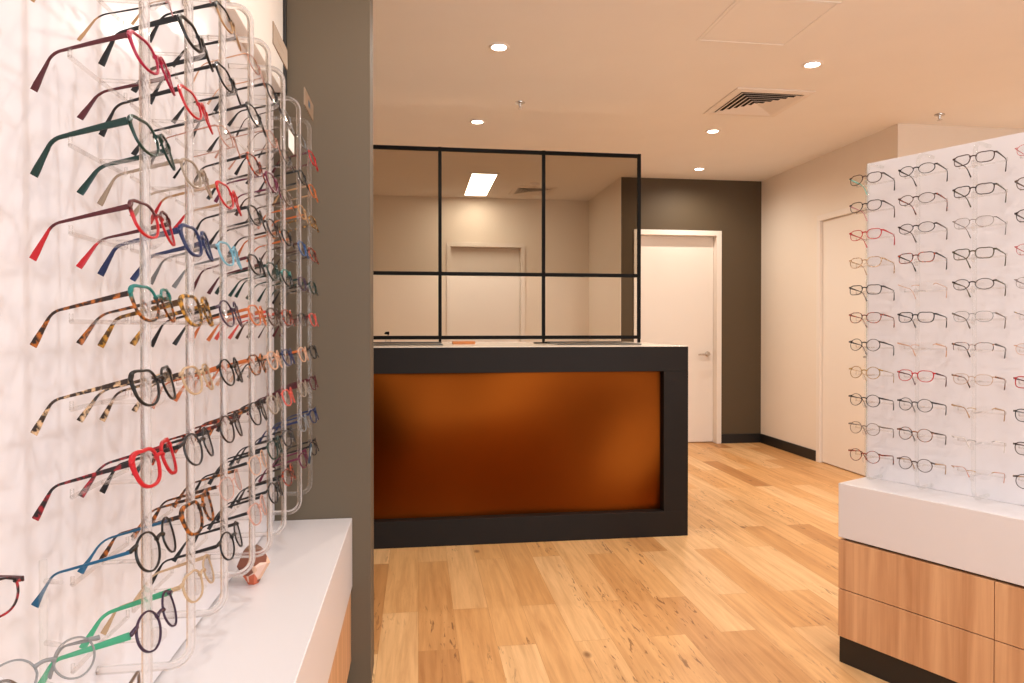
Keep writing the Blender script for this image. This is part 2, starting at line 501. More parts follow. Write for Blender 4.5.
def sprinkler(x, y, label):
    t = empty('fire_sprinkler', (x, y, H)); tag(t, label, 'sprinkler', 'ceiling sprinklers')
    MB().lathe([(0.034, -0.0005), (0.033, -0.005), (0.012, -0.008), (0.008, -0.03)], 20).build('collar', M_chrome, t, smooth=True)
    MB().lathe([(0.017, -0.040), (0.017, -0.0385), (0.004, -0.036), (0.003, -0.029)], 16).build('deflector', M_chrome, t, smooth=True)
    return t
def ceil_pt(px, py):
    d = 683 * (H - 1.18) / (327 - py); a = (px - 512) / 683
    return d * (.1364 + a * .9907), d * (.9907 - a * .1364)
sprinkler(*ceil_pt(520, 103), 'small metal ceiling sprinkler left of the square vent, between two downlights')
sprinkler(*ceil_pt(938.5, 115), 'small metal ceiling sprinkler above the white spectacle stand at right')
sx, sy = ceil_pt(535, 184)
t = empty('smoke_detector', (sx, sy, H)); tag(t, 'round white smoke detector on office ceiling beside the far vent', 'smoke detector')
MB().lathe([(0.055, -0.0005), (0.054, -0.012), (0.042, -0.026), (0.02, -0.03)], 24).build('cover', M_vent, t, smooth=True)
MB().lathe([(0.006, -0.0308), (0.006, -0.031), (0.004, -0.033)], 10).build('indicator_lamp', M_dark, t)

t = empty('light_panel', (0.64, 7.115, H)); tag(t, 'bright rectangular fluorescent panel on the office ceiling, behind the dark panes', 'ceiling light')
fr = MB()
for a, b in (((-.14, -.56), (-.12, .56)), ((.12, -.56), (.14, .56)), ((-.12, -.56), (.12, -.54)), ((-.12, .54), (.12, .56))):
    fr.box((a[0], a[1], -0.012), (b[0], b[1], -0.0005), 0.001)
fr.build('frame', M_vent, t)
MB().box((-0.12, -0.54, -0.008), (0.12, 0.54, -0.001)).build('diffuser', emission('panel_glow', (255, 246, 232), 21.0), t)

# ------------------------------------------------------------------ reception desk
X0, X1, Y0, Y1, HD, BW = -1.35, 1.512, 3.684, 4.78, 1.0735, 0.142
t = empty('reception_desk', ((X0 + X1) / 2, Y0, 0)); tag(t, 'charcoal reception counter with a recessed copper front panel', 'counter')
dx = (X0 + X1) / 2
b = MB()
hw = (X1 - X0) / 2
b.box((-hw, 0, HD - BW), (hw, Y1 - Y0, HD - 0.004), 0.0015)
b.box((-hw, 0, 0), (hw, Y1 - Y0, BW), 0.0015)
b.box((hw - BW, 0.0005, BW), (hw, Y1 - Y0, HD - BW))
b.box((-hw, 0.0005, BW), (-hw + BW, Y1 - Y0, HD - BW))
b.build('surround', M_char, t)
MB().box((-hw + BW, 0.062, BW), (hw - BW, 0.08, HD - BW)).build('copper_panel', M_copper, t)
MB().box((-hw, 0, HD - 0.004), (hw, Y1 - Y0, HD), 0.001).build('counter_top', simple('pale_counter_laminate', (222, 208, 192), 0.18), t)

def on_desk(name, x, y): return empty(name, (x, y, HD))
M_mat = simple('dark_desk_mat', (62, 56, 50), 0.35)
for (xa, xb, lab) in ((-0.62, 0.145, 'long dark grey desk mat at left end of the counter top'), (0.82, 1.335, 'long dark grey desk mat at right end of the counter top')):
    t = on_desk('desk_mat', (xa + xb) / 2, 4.17); tag(t, lab, 'desk mat', 'dark mats on the counter')
    hwm = (xb - xa) / 2
    MB().box((-hwm, -0.2, 0.0002), (hwm, 0.2, 0.006), 0.002).build('mat_sheet', M_mat, t)
    MB().box((-hwm, 0.2002, 0.0002), (hwm, 0.23, 0.012), 0.002).build('raised_edge', M_mat, t)
t = on_desk('wooden_tray', 0.283, 4.28); tag(t, 'small orange-brown wooden tray on the counter below the screen', 'tray')
M_ow = simple('orange_wood', (196, 118, 54), 0.45, grain=0.15, gscale=30)
MB().box((-0.07, -0.04, 0.0002), (0.07, 0.04, 0.004), 0.001).build('tray_base', M_ow, t)
rim = MB()
for a, c in (((-.07, -.04), (.07, -.034)), ((-.07, .034), (.07, .04)), ((-.07, -.034), (-.064, .034)), ((.064, -.034), (.07, .034))):
    rim.box((a[0], a[1], 0.0041), (c[0], c[1], 0.017), 0.001)
rim.build('tray_rim', M_ow, t)
t = on_desk('pen', 0.79, 4.30); t.rotation_euler = (0, 0, R(12)); tag(t, 'small dark pen lying on counter beside the middle screen post', 'pen')
MB().tube([(-0.06, 0, 0.0055), (0.05, 0, 0.0055)], 0.005, 10).build('barrel', M_steel, t, smooth=True)
MB().tube([(0.0502, 0, 0.0055), (0.057, 0, 0.005), (0.062, 0, 0.0045)], [0.0045, 0.003, 0.001], 10).build('tip', M_chrome, t, smooth=True)
# pump bottle behind the screen
px_, py_ = 388, 333
d_ = 4.62; a_ = (px_ - 512) / 683
bxx = 4.62 / (.9907 - a_ * .1364) * (.1364 + a_ * .9907)
t = on_desk('pump_bottle', bxx, 4.63); tag(t, 'small clear pump bottle with black head behind the screen', 'pump bottle')
MB().lathe([(0.018, 0.0003), (0.02, 0.003), (0.02, 0.036), (0.009, 0.046), (0.009, 0.05)], 20).build('bottle', M_acr2, t, smooth=True)
MB().tube([(0, 0, 0.0505), (0, 0, 0.062)], 0.0035, 8).tube([(0.006, 0, 0.066), (-0.014, -0.006, 0.066), (-0.022, -0.009, 0.061)], [0.011, 0.009, 0.004], 10).build('pump_head', M_steel, t, smooth=True)

# ------------------------------------------------------------------ glazed screen on the desk
SY = 4.52
t = empty('glazed_screen', (0.484, SY, HD)); tag(t, 'black steel framed screen of glass and mesh panes standing on the counter', 'screen')
zb, zt, zm = 1.0985, 2.362, 1.531
xs = [0.144 - 0.684 * 2, 0.144 - 0.684, 0.144, 0.836, 1.500]
fw = 0.0108
fr = MB()
for x in xs:
    fr.box((x - fw - .484, -fw, zb - HD), (x + fw - .484, fw, zt - HD), 0.001)
for z in (zb + 0.012, zm, zt - 0.014):
    fr.box((xs[0] - .484, -fw + 0.0006, z - 0.012 - HD), (xs[-1] - .484, fw - 0.0006, z + 0.012 - HD), 0.001)
fr.build('frame', M_steel, t)
for i in range(4):
    a, c = xs[i] + fw, xs[i + 1] - fw
    MB().box((a - .484, -0.003, zb + 0.024 - HD), (c - .484, 0.003, zm - 0.012 - HD)).build('glass_pane', M_pane, t)
    MB().box((a - .484, -0.003, zm + 0.012 - HD), (c - .484, 0.003, zt - 0.026 - HD)).build('mesh_pane', M_meshp, t)
for x in xs:
    MB().box((x - 0.009 - .484, -0.009, 0.0002), (x + 0.009 - .484, 0.009, zb - HD - 0.0002), 0.001).build('foot', M_steel, t)

# ------------------------------------------------------------------ eyewear
SHAPES = {  # w, h, n, taper, cat, rim radial, rim depth
    'rect':  (0.0465, 0.0330, 3.6, 0.06, 0.000, 0.0012, 0.0024),
    'soft':  (0.0460, 0.0365, 2.7, 0.10, 0.001, 0.0011, 0.0023),
    'round': (0.0435, 0.0405, 2.1, 0.02, 0.000, 0.0010, 0.0022),
    'cat':   (0.0470, 0.0385, 2.5, 0.10, 0.006, 0.0012, 0.0024),
    'oval':  (0.0470, 0.0325, 2.2, 0.06, 0.000, 0.0010, 0.0022),
    'bold':  (0.0460, 0.0390, 3.0, 0.12, 0.002, 0.0017, 0.0030),
    'wire':  (0.0460, 0.0340, 2.6, 0.08, 0.000, 0.0006, 0.0013),
    'half':  (0.0470, 0.0320, 2.8, 0.06, 0.001, 0.0008, 0.0016),
    'bare':  (0.0470, 0.0320, 2.8, 0.06, 0.000, 0.0010, 0.0020),
}
GAP = 0.0165
ZC = -0.0115
def outline(shape, side, n=44):
    w_, h_, ex, tp, cat, _, _ = SHAPES[shape]
    cx = side * (GAP / 2 + w_ / 2)
    pts = []
    for i in range(n):
        a = 2 * pi * i / n
        c, s_ = cos(a), sin(a)
        x = math.copysign(abs(c) ** (2 / ex), c) * w_ / 2
        z = math.copysign(abs(s_) ** (2 / ex), s_) * h_ / 2
        lowf = max(0.0, -z / (h_ / 2))
        x *= 1 - tp * lowf * 1.4
        xo = x * side / (w_ / 2)
        if z > 0:
            z += cat * max(0.0, xo) ** 2 - 0.0012 * max(0.0, -xo) ** 2
            z -= 0.0016 * (1 - abs(xo)) * (1 if ex > 2.3 else 0)
        if xo < 0 and z < 0:
            x += side * 0.0022 * (-z / (h_ / 2))
        pts.append(V((cx + x, 0, ZC + z)))
    return pts
def wrap(p):  # gentle face-form curve: outer ends sit further back
    return V((p.x, p.y + 2.2 * p.x * p.x, p.z))
def normals2(pts):
    n = len(pts); out = []
    for i in range(n):
        t_ = (pts[(i + 1) % n] - pts[i - 1]).normalized()
        out.append(V((t_.z, 0, -t_.x)))
    return out
_cache = {}
def front_mesh(shape):
    k = ('front', shape)
    if k in _cache: return _cache[k]
    w_, h_, ex, tp, cat, rr, rd = SHAPES[shape]
    b_ = MB()
    n = 44
    for side in (-1, 1):
        if shape == 'bare': continue
        pts = outline(shape, side, n); nn = normals2(pts)
        idx = range(n)
        if shape == 'half':
            idx = [i for i in range(-3, n // 2 + 4)]
        rings = []
        for i in idx:
            p, q = pts[i % n], nn[i % n]
            thick = rr * (1.25 if (p.z > ZC and shape in ('cat', 'bold', 'rect', 'soft')) else 1.0)
            if p.z > ZC and shape in ('cat', 'bold'):
                thick += rr * 1.5 * max(0.0, (side * p.x - GAP / 2 - w_ * .5) / (w_ * .5)) ** 2 * min(1.0, (p.z - ZC) / (h_ * .3))
            sec = [(-rr, -rd * .5), (-rr * .4, -rd * .62), (thick * .6, -rd * .62), (thick, -rd * .4), (thick, rd * .4), (thick * .6, rd * .5), (-rr * .5, rd * .5), (-rr, rd * .35)]
            rings.append([wrap(p + q * (u + rr * .35) + V((0, y, 0))) for u, y in sec])
        b_.rings(rings, closed_path=(shape != 'half'))
    # bridge
    r0 = 0.0021 if shape not in ('wire', 'half', 'bare') else 0.0010
    zb_ = ZC + h_ * (0.16 if shape != 'bare' else 0.10)
    hx = GAP / 2 + (0.0012 if shape != 'bare' else 0.004)
    b_.tube([wrap(V((hx * u, -0.0002 - 0.001 * (1 - u * u), zb_ + 0.0026 * (1 - u * u)))) for u in (-1, -.6, -.2, .2, .6, 1)], [r0 * 1.35, r0, r0, r0, r0, r0 * 1.35], 8)
    # end pieces that carry the hinges
    ez = 0.0
    for side in (-1, 1):
        pts = outline(shape, side, n)
        top = max(pts, key=lambda p: side * p.x * 1.0 + p.z * 0.9)
        if shape == 'bare':
            top = V((side * (GAP / 2 + w_ * 0.93), 0, ZC + h_ * 0.22))
        hinge = V((side * 0.0580, 0.0, ez - 0.0005))
        m1 = (top + hinge) * .5
        rad = r0 * 1.1
        b_.tube([wrap(top), wrap(m1), wrap(hinge), wrap(hinge) + V((side * 0.0006, 0.0035, 0))], [rad, rad * 1.15, rad * 1.15, rad], 8)
    me = b_.mesh('eyewear_front', True); me.materials.append(M_black)
    _cache[k] = me
    return me
def lens_mesh(shape, side):
    k = ('lens', shape, side)
    if k in _cache: return _cache[k]
    pts = outline(shape, side, 44)
    c = sum(pts, V()) / len(pts)
    b_ = MB(); rings = []
    for y, sc in ((-0.0003, 0.02), (-0.0006, 0.6), (-0.0003, 0.995), (0.0006, 0.995), (0.0004, 0.6), (0.0006, 0.02)):
        rings.append([wrap(c + (p - c) * sc + V((0, y, 0))) for p in pts])
    b_.rings(rings)
    me = b_.mesh('lens', True); me.materials.append(M_lens)
    _cache[k] = me
    return me
def temple_mesh(kind, side, bend=58):
    k = ('temple', kind, side, bend)
    if k in _cache: return _cache[k]
    hh, mid, tip, th = {'slim': (0.0056, 0.0027, 0.0082, 0.0022), 'wide': (0.0080, 0.0040, 0.0090, 0.0026), 'wire': (0.0022, 0.0016, 0.0046, 0.0016), 'blob': (0.0036, 0.0024, 0.0092, 0.0024)}[kind]
    # path in (y, z): straight run, then the bend behind the ear
    path = []
    L0 = 0.076
    for i in range(9):
        path.append((0.0076 + (L0 - 0.0076) * i / 8, 0.0))
    r_, a1 = 0.024, R(bend)
    tail = 0.0055 if bend > 50 else 0.0078
    for i in range(1, 7):
        a = a1 * i / 6
        path.append((L0 + r_ * sin(a), -r_ * (1 - cos(a))))
    ly, lz = path[-1]
    for i in range(1, 5):
        path.append((ly + cos(a1) * tail * i, lz - sin(a1) * tail * i))
    tot = len(path)
    b_ = MB(); rings = []
    x0 = side * 0.0588
    for i, (y, z) in enumerate(path):
        y0, z0 = path[max(i - 1, 0)]; y1, z1 = path[min(i + 1, tot - 1)]
        t_ = V((0, y1 - y0, z1 - z0)).normalized(); nrm = V((0, -t_.z, t_.y))
        f = i / (tot - 1)
        if f < .45: h_ = hh + (mid - hh) * (f / .45)
        elif f < .72: h_ = mid
        else: h_ = mid + (tip - mid) * ((f - .72) / .28) ** (1.5 if kind != 'blob' else 3.0)
        if i == tot - 1: h_ *= 0.88
        x = x0 + side * 0.0015 - side * 0.012 * f * f
        hz, tx = h_ / 2, th / 2
        sec = [(-tx, -hz * .7), (-tx * .6, -hz), (tx * .6, -hz), (tx, -hz * .7), (tx, hz * .7), (tx * .6, hz), (-tx * .6, hz), (-tx, hz * .7)]
        rings.append([V((x + u, y, z - 0.0005)) + nrm * v for u, v in sec])
    b_.rings(rings)
    me = b_.mesh('temple', True); me.materials.append(M_black)
    _cache[k] = me
    return me

PAL = {
    'black': (24, 21, 20), 'char': (52, 48, 48), 'brown': (74, 46, 32), 'dkbrown': (48, 32, 26), 'taupe': (140, 122, 108), 'maroon': (88, 24, 30),
    'crimson': (178, 22, 62), 'red': (206, 26, 36), 'green': (14, 52, 44), 'teal': (18, 120, 112), 'navy': (34, 48, 92), 'blue': (36, 84, 140),
    'petrol': (20, 92, 128), 'purple': (62, 38, 62), 'olive': (84, 74, 44), 'orange': (214, 112, 52), 'tan': (196, 150, 104), 'peach': (232, 176, 140),
    'rose': (206, 150, 128), 'gold': (196, 158, 96), 'mint': (120, 206, 184), 'jade': (26, 160, 118), 'grey': (128, 126, 124), 'pink': (220, 150, 150),
    'coral': (226, 84, 70), 'plum': (110, 30, 62), 'aqua': (92, 190, 214), 'greybrown': (118, 98, 84),
}
TORT = {'tort': ((38, 22, 14), (168, 92, 30)), 'amber': ((70, 46, 18), (186, 132, 48)), 'redtort': ((58, 22, 16), (176, 66, 30)), 'paletort': ((150, 112, 78), (226, 194, 156)), 'redblack': ((26, 18, 18), (150, 30, 38)), 'creamtort': ((44, 30, 22), (206, 168, 128))}
CLEARC = {'clear': (236, 226, 214), 'clearbeige': (216, 190, 156), 'clearpink': (226, 184, 168), 'clearblue': (150, 204, 218), 'cleargrey': (168, 166, 164), 'cleartaupe': (190, 172, 152), 'cleargreen': (96, 190, 150)}
_mats = {}
def cs(nt, tc, key):
    if key in TORT:
        no = N(nt, 'ShaderNodeTexNoise', Scale=150.0, Detail=2.0)
        nt.links.new(tc.outputs['Object'], no.inputs['Vector'])
        cr = nt.nodes.new('ShaderNodeValToRGB')
        cr.color_ramp.elements[0].position = 0.47; cr.color_ramp.elements[0].color = lin(TORT[key][0])
        cr.color_ramp.elements[1].position = 0.62; cr.color_ramp.elements[1].color = lin(TORT[key][1])
        nt.links.new(no.outputs['Fac'], cr.inputs[0])
        return cr.outputs[0]
    c = nt.nodes.new('ShaderNodeRGB'); q = lin(tuple(u * 0.84 for u in PAL[key]) if key in PAL else CLEARC[key]); c.outputs[0].default_value = q
    return c.outputs[0]
def acetate(key, axis='z'):
    """key 'a' or 'a>b': b below the brow (fronts) / on the tip (temples)"""
    kk = (key, axis)
    if kk in _mats: return _mats[kk]
    m, nt, out = newmat('acetate_' + key.replace('>', '_and_') + ('_temple' if axis == 'y' else ''))
    tc = nt.nodes.new('ShaderNodeTexCoord')
    parts = key.split('>')
    metal = parts[0] in ('gold', 'rose')
    p = pbsdf(nt, None, 0.28, 0.7 if metal else 0.0, spec=0.35)
    col = cs(nt, tc, parts[0])
    if len(parts) > 1:
        c2 = cs(nt, tc, parts[1])
        sep = nt.nodes.new('ShaderNodeSeparateXYZ'); nt.links.new(tc.outputs['Object'], sep.inputs[0])
        mr = nt.nodes.new('ShaderNodeMapRange')
        if axis == 'z':
            mr.inputs['From Min'].default_value = -0.003; mr.inputs['From Max'].default_value = -0.008
            nt.links.new(sep.outputs[2], mr.inputs[0])
        else:
            mr.inputs['From Min'].default_value = 0.086; mr.inputs['From Max'].default_value = 0.090
            nt.links.new(sep.outputs[1], mr.inputs[0])
        mx = nt.nodes.new('ShaderNodeMix'); mx.data_type = 'RGBA'
        nt.links.new(mr.outputs[0], mx.inputs[0]); nt.links.new(col, mx.inputs[6]); nt.links.new(c2, mx.inputs[7])
        col = mx.outputs[2]
    nt.links.new(col, p.inputs['Base Color'])
    last = p
    if parts[0] in CLEARC:
        t_ = nt.nodes.new('ShaderNodeBsdfTransparent'); nt.links.new(col, t_.inputs[0])
        mx2 = nt.nodes.new('ShaderNodeMixShader'); mx2.inputs[0].default_value = 0.5
        nt.links.new(t_.outputs[0], mx2.inputs[1]); nt.links.new(p.outputs[0], mx2.inputs[2])
        last = mx2
    nt.links.new(last.outputs[0], out.inputs[0])
    _mats[kk] = m
    return m

def glasses(loc, rz, pitch, shape, front, temple, tkind, label, group, scale=1.0, cat='glasses', far_temple=None, bend=58):
    t = empty('eyeglasses', loc, (-pitch, 0, rz)); t.scale = (scale,) * 3
    tag(t, label, cat, group)
    f = link('frame', front_mesh(shape), t); omat(f, acetate(front, 'z'))
    for s_ in (-1, 1):
        link('lens', lens_mesh(shape, s_), t)
        a = link('temple', temple_mesh(tkind, s_, bend), t); omat(a, acetate(far_temple if (far_temple and s_ < 0) else temple, 'y'))
    return t

ORD = ['first', 'second', 'third', 'fourth', 'fifth', 'sixth', 'seventh', 'eighth', 'ninth', 'tenth', 'eleventh', 'twelfth']
# ------------------------------------------------------------------ left wall display
XPAN = -0.454
YS = -0.55
t = empty('display_board', (XPAN, YS, 0.558)); tag(t, 'tall glossy white board on left wall behind the acrylic rails', 'display board')
MB().box((-0.022 + 0.0005, 0, 0.006), (0, YP - YS - 0.012, 1.920 - 0.558), 0.001).build('backing', M_panel, t)
t = empty('header_board', (-0.4227, YS, 1.922)); tag(t, 'cream header board high on left wall above the spectacles', 'header board')
MB().box((-0.05, 0, 0.0), (0, YP - YS - 0.02, H - 1.922 - 0.002), 0.0015).build('face', simple('cream_header', (246, 238, 230), 0.45), t)
MB().box((-0.05, YP - YS - 0.0198, 0.0), (0.009, YP - YS - 0.004, H - 1.922 - 0.002), 0.001).build('end_strip', M_black, t)  # dark strip at the far end of the header

# low cabinet under it
XSH, ZS = -0.2166, 0.559
t = empty('display_cabinet', (XSH, YS, 0)); tag(t, 'low wall cabinet with thick white top under the left spectacle wall', 'cabinet')
Lc = YP - YS - 0.002
MB().box((XPAN + 0.0 - XSH - 0.02, 0, 0.335), (0.004, Lc, ZS), 0.002).build('white_top', M_white, t)
MB().box((XPAN - XSH - 0.02, 0, 0.09), (-0.022, Lc, 0.329)).build('carcass', M_dark, t)
nd = 5
for i in range(nd):
    y0, y1 = Lc * i / nd + 0.0015, Lc * (i + 1) / nd - 0.0015
    MB().box((-0.0215, y0, 0.0925), (0, y1, 0.329), 0.001).build('drawer', M_oak, t)
MB().box((XPAN - XSH - 0.02, 0, 0.0), (-0.03, Lc, 0.0895)).build('kick_board', M_black, t)

XF, XROD, RR = -0.313, -0.3268, 0.0062
PITCH = 0.0965
Z2 = 1.505
ROD_Y = [0.880, 1.042, 1.214, 1.411, 1.574, 1.736, 1.961, 2.148]
# arm of the rack: reaches back from the rod and ends in a cross bar that carries the temples
def arm_mesh(reach, half):
    k = ('arm', reach, half)
    if k in _cache: return _cache[k]
    b_ = MB()
    b_.tube([(0, 0.0058, 0), (0, reach, 0)], 0.0028, 8)
    b_.tube([(-half, reach, 0), (-half * .5, reach + 0.001, 0), (0, reach + 0.0015, 0), (half * .5, reach + 0.001, 0), (half, reach, 0)], 0.0027, 8)
    for s_ in (-1, 1):
        b_.tube([(s_ * half, reach, 0), (s_ * half, reach, 0.009)], 0.0024, 8)
    me = b_.mesh('support_arm', True); me.materials.append(M_acr2)
    _cache[k] = me
    return me
def nose_mesh():
    if 'nose' in _cache: return _cache['nose']
    b_ = MB()
    rings = []
    for y, w_, z0, z1 in ((-0.0066, 0.0085, -0.012, 0.008), (-0.011, 0.0075, -0.011, 0.009), (-0.0175, 0.0055, -0.006, 0.008), (-0.022, 0.004, -0.002, 0.006)):
        rings.append([V((-w_ / 2, y, z0)), V((w_ / 2, y, z0)), V((w_ / 2, y, z1)), V((w_ / 2 * .4, y, z1 + 0.002)), V((-w_ / 2 * .4, y, z1 + 0.002)), V((-w_ / 2, y, z1))])
    b_.rings(rings)
    me = b_.mesh('nose_rest', False); me.materials.append(M_acr2)
    _cache['nose'] = me
    return me
def rod(loc, rz, zlo, zhi, back, rows, pitch, scale, label, group, mat=None):
    """bent acrylic rod: back to the board at both ends; rows = hinge heights"""
    t = empty('acrylic_rail', (loc[0], loc[1], zlo), (0, 0, rz)); tag(t, label, 'display rail', group)
    rb = 0.032
    pts = [(0, back, 0)]
    h = zhi - zlo
    pts.append((0, rb, 0))
    for i in range(1, 8):
        a = R(90) * i / 8
        pts.append((0, rb - rb * sin(a), rb - rb * cos(a)))
    pts.append((0, 0, rb))
    pts.append((0, 0, h * .5))
    pts.append((0, 0, h - rb))
    for i in range(1, 8):
        a = R(90) * i / 8
        pts.append((0, rb - rb * cos(a), h - rb + rb * sin(a)))
    pts += [(0, rb, h), (0, back, h)]
    MB().tube(pts, RR, 14).build('tube', mat or M_acr, t, smooth=True)
    am = arm_mesh(0.050, 0.0665 * scale)
    nm = nose_mesh()
    for z in rows:
        zz = z - zlo
        drop = 0.062 * math.tan(pitch)
        if 0.03 < zz - drop - 0.0118 < h - 0.02:
            o_ = link('support_arm', am, t); o_.location = (0, 0, zz - drop - 0.0118)
        if 0.05 < zz - 0.026 < h - 0.02:
            o_ = link('nose_rest', nm, t); o_.location = (0, 0, zz - 0.026)
    return t

P16 = R(16)
names = ['nearest', 'second nearest', 'third nearest', 'fourth nearest', 'fifth nearest', 'third farthest', 'second farthest', 'farthest']
rowz = [Z2 - PITCH * (r - 2) for r in range(10)]
ZLO = [0.69, 0.69, 0.695, 0.69, 0.675, 0.672, 0.665, 0.672]
for i, y in enumerate(ROD_Y):
    rod((XROD, y), R(90), ZLO[i], 1.812, -XPAN + XROD - 0.0008, rowz, P16, 1.08,
        '%s clear acrylic rail of the left spectacle wall, with bent ends' % names[i], 'acrylic rails of the left wall')

# shape, front, temple, temple kind, words
LEFT = [
 # nearest rod, rows 1..9
 [None, ('half', 'pink', 'black>tan', 'wire', 'pale pink cut-off'), ('cat', 'crimson', 'maroon', 'slim', 'crimson cat-eye'), ('cat', 'green', 'green', 'wide', 'dark green cat-eye'), ('cat', 'maroon>red', 'maroon>red', 'slim', 'red-tipped maroon'),
  ('cat', 'teal>tort', 'tort', 'slim', 'teal-browed tortoiseshell'), ('cat', 'black', 'creamtort', 'slim', 'black-fronted, cream-speckled'), ('bold', 'red', 'redblack', 'slim', 'bright red square'), ('round', 'black', 'petrol', 'blob', 'round black, blue-armed'), ('round', 'purple', 'cleargreen', 'wide', 'purple, green-armed')],
 # second rod
 [('half', 'pink', 'tan', 'wire', 'pinkish half-hidden'), ('bold', 'black', 'black', 'wide', 'thick black'), ('cat', 'red', 'black', 'slim', 'thin red'), ('soft', 'cleartaupe', 'cleartaupe', 'slim', 'clear taupe'), ('bold', 'navy', 'navy', 'wide', 'navy square'),
  ('bold', 'amber', 'amber', 'wide', 'amber tortoiseshell'), ('soft', 'clearbeige', 'creamtort', 'slim', 'clear beige'), ('round', 'char', 'black', 'slim', 'charcoal round'), ('bold', 'tort', 'tort', 'slim', 'dark tortoiseshell'), ('soft', 'clearbeige', 'clearbeige', 'slim', 'see-through beige')],
 # third
 [('cat', 'black>tan', 'black', 'slim', 'black and tan speckled'), ('cat', 'black', 'black', 'slim', 'slim black cat-eye'), ('wire', 'rose', 'rose>black', 'wire', 'rose wire'), ('cat', 'red', 'tan>red', 'slim', 'red cat-eye'), ('soft', 'clearblue', 'grey', 'slim', 'light blue clear'),
  ('round', 'purple', 'black', 'slim', 'dark purple round'), ('round', 'black', 'orange', 'slim', 'black, orange-armed'), ('round', 'dkbrown', 'redtort', 'slim', 'dark brown round'), ('wire', 'clearpink', 'tort', 'slim', 'clear pinkish'), ('round', 'black', 'black', 'slim', 'lowest black round')],
 # fourth
 [('wire', 'rose', 'peach', 'wire', 'thin rose'), ('cat', 'black', 'black', 'slim', 'black'), ('cat', 'redtort', 'black', 'slim', 'reddish tortoiseshell'), ('soft', 'black', 'black', 'slim', 'soft black'), ('soft', 'black', 'maroon', 'slim', 'black-rimmed, maroon-armed'),
  ('soft', 'orange', 'orange', 'slim', 'orange'), ('soft', 'tort', 'orange', 'slim', 'brown tortoiseshell'), ('round', 'black', 'tort', 'slim', 'black and brown'), ('wire', 'peach', 'black', 'slim', 'thin peach'), ('soft', 'clearpink', 'black', 'slim', 'pink clear')],
 # fifth
 [('soft', 'black', 'black', 'slim', 'topmost black'), ('wire', 'rose', 'rose', 'wire', 'rose gold'), ('cat', 'plum', 'plum', 'slim', 'plum cat-eye'), ('soft', 'dkbrown', 'dkbrown', 'slim', 'dark brown'), ('soft', 'green', 'green', 'slim', 'dark green'),
  ('soft', 'brown', 'coral', 'slim', 'brown'), ('soft', 'peach', 'peach', 'slim', 'peach'), ('soft', 'cleartaupe', 'dkbrown', 'slim', 'clear brown'), ('soft', 'green', 'black', 'slim', 'green, black-armed'), ('round', 'black', 'black', 'slim', 'bottom black')],
 # sixth
 [('wire', 'grey', 'brown', 'wire', 'thin grey'), ('wire', 'black', 'black', 'slim', 'fine black'), ('soft', 'greybrown', 'brown', 'slim', 'grey-brown'), ('soft', 'black', 'orange', 'slim', 'black'), ('soft', 'teal>black', 'green', 'slim', 'teal and black'),
  ('soft', 'redtort', 'brown', 'slim', 'reddish brown'), ('soft', 'navy', 'black', 'slim', 'dark navy'), ('soft', 'coral', 'maroon', 'slim', 'coral pink'), ('soft', 'char', 'black', 'slim', 'charcoal'), ('soft', 'redtort', 'dkbrown', 'slim', 'red-brown')],
 # seventh
 [('wire', 'grey', 'brown', 'wire', 'fine grey'), ('soft', 'black', 'black', 'slim', 'black'), ('soft', 'tan', 'orange', 'slim', 'tan'), ('soft', 'blue', 'brown', 'slim', 'blue'), ('soft', 'purple', 'green', 'slim', 'dark purple'),
  ('half', 'black', 'brown', 'wire', 'clear black-browed'), ('soft', 'peach', 'orange', 'slim', 'light peach'), ('soft', 'cleartaupe', 'maroon', 'slim', 'clear'), ('soft', 'cleargrey', 'navy', 'slim', 'clear grey'), ('soft', 'plum', 'plum', 'slim', 'plum red')],
 # farthest
 [('cat', 'red', 'maroon', 'slim', 'small red cat-eye'), ('soft', 'orange', 'tan', 'slim', 'orange amber'), ('soft', 'amber', 'amber', 'slim', 'honey tortoiseshell'), ('cat', 'redtort', 'dkbrown', 'slim', 'dark reddish'), ('soft', 'green', 'black', 'slim', 'dark green'),
  ('soft', 'coral', 'maroon', 'slim', 'coral red'), ('soft', 'black', 'black', 'slim', 'black'), ('soft', 'maroon', 'maroon', 'slim', 'maroon'), ('soft', 'navy', 'navy', 'slim', 'navy blue'), ('soft', 'dkbrown', 'black', 'slim', 'dark brown')],
]
GL = {}
for ci, colm in enumerate(LEFT):
    vis = 0
    for ri, sp in enumerate(colm):
        if sp is None: continue
        shape, fm, tm, tk, words = sp
        lab = '%s glasses, %s pair down the %s rail of left spectacle wall' % (words, ORD[vis], names[ci])
        vis += 1
        GL[(ci, ri)] = glasses((XF, ROD_Y[ci], rowz[ri]), R(90), P16 + R(random.uniform(-1.5, 1.5)), shape, fm, tm, tk, lab, 'spectacles on the left wall', 1.08, bend=44)
        GL[(ci, ri)].location.z += random.uniform(-0.002, 0.002) + (0.005 if ci == 0 else 0)

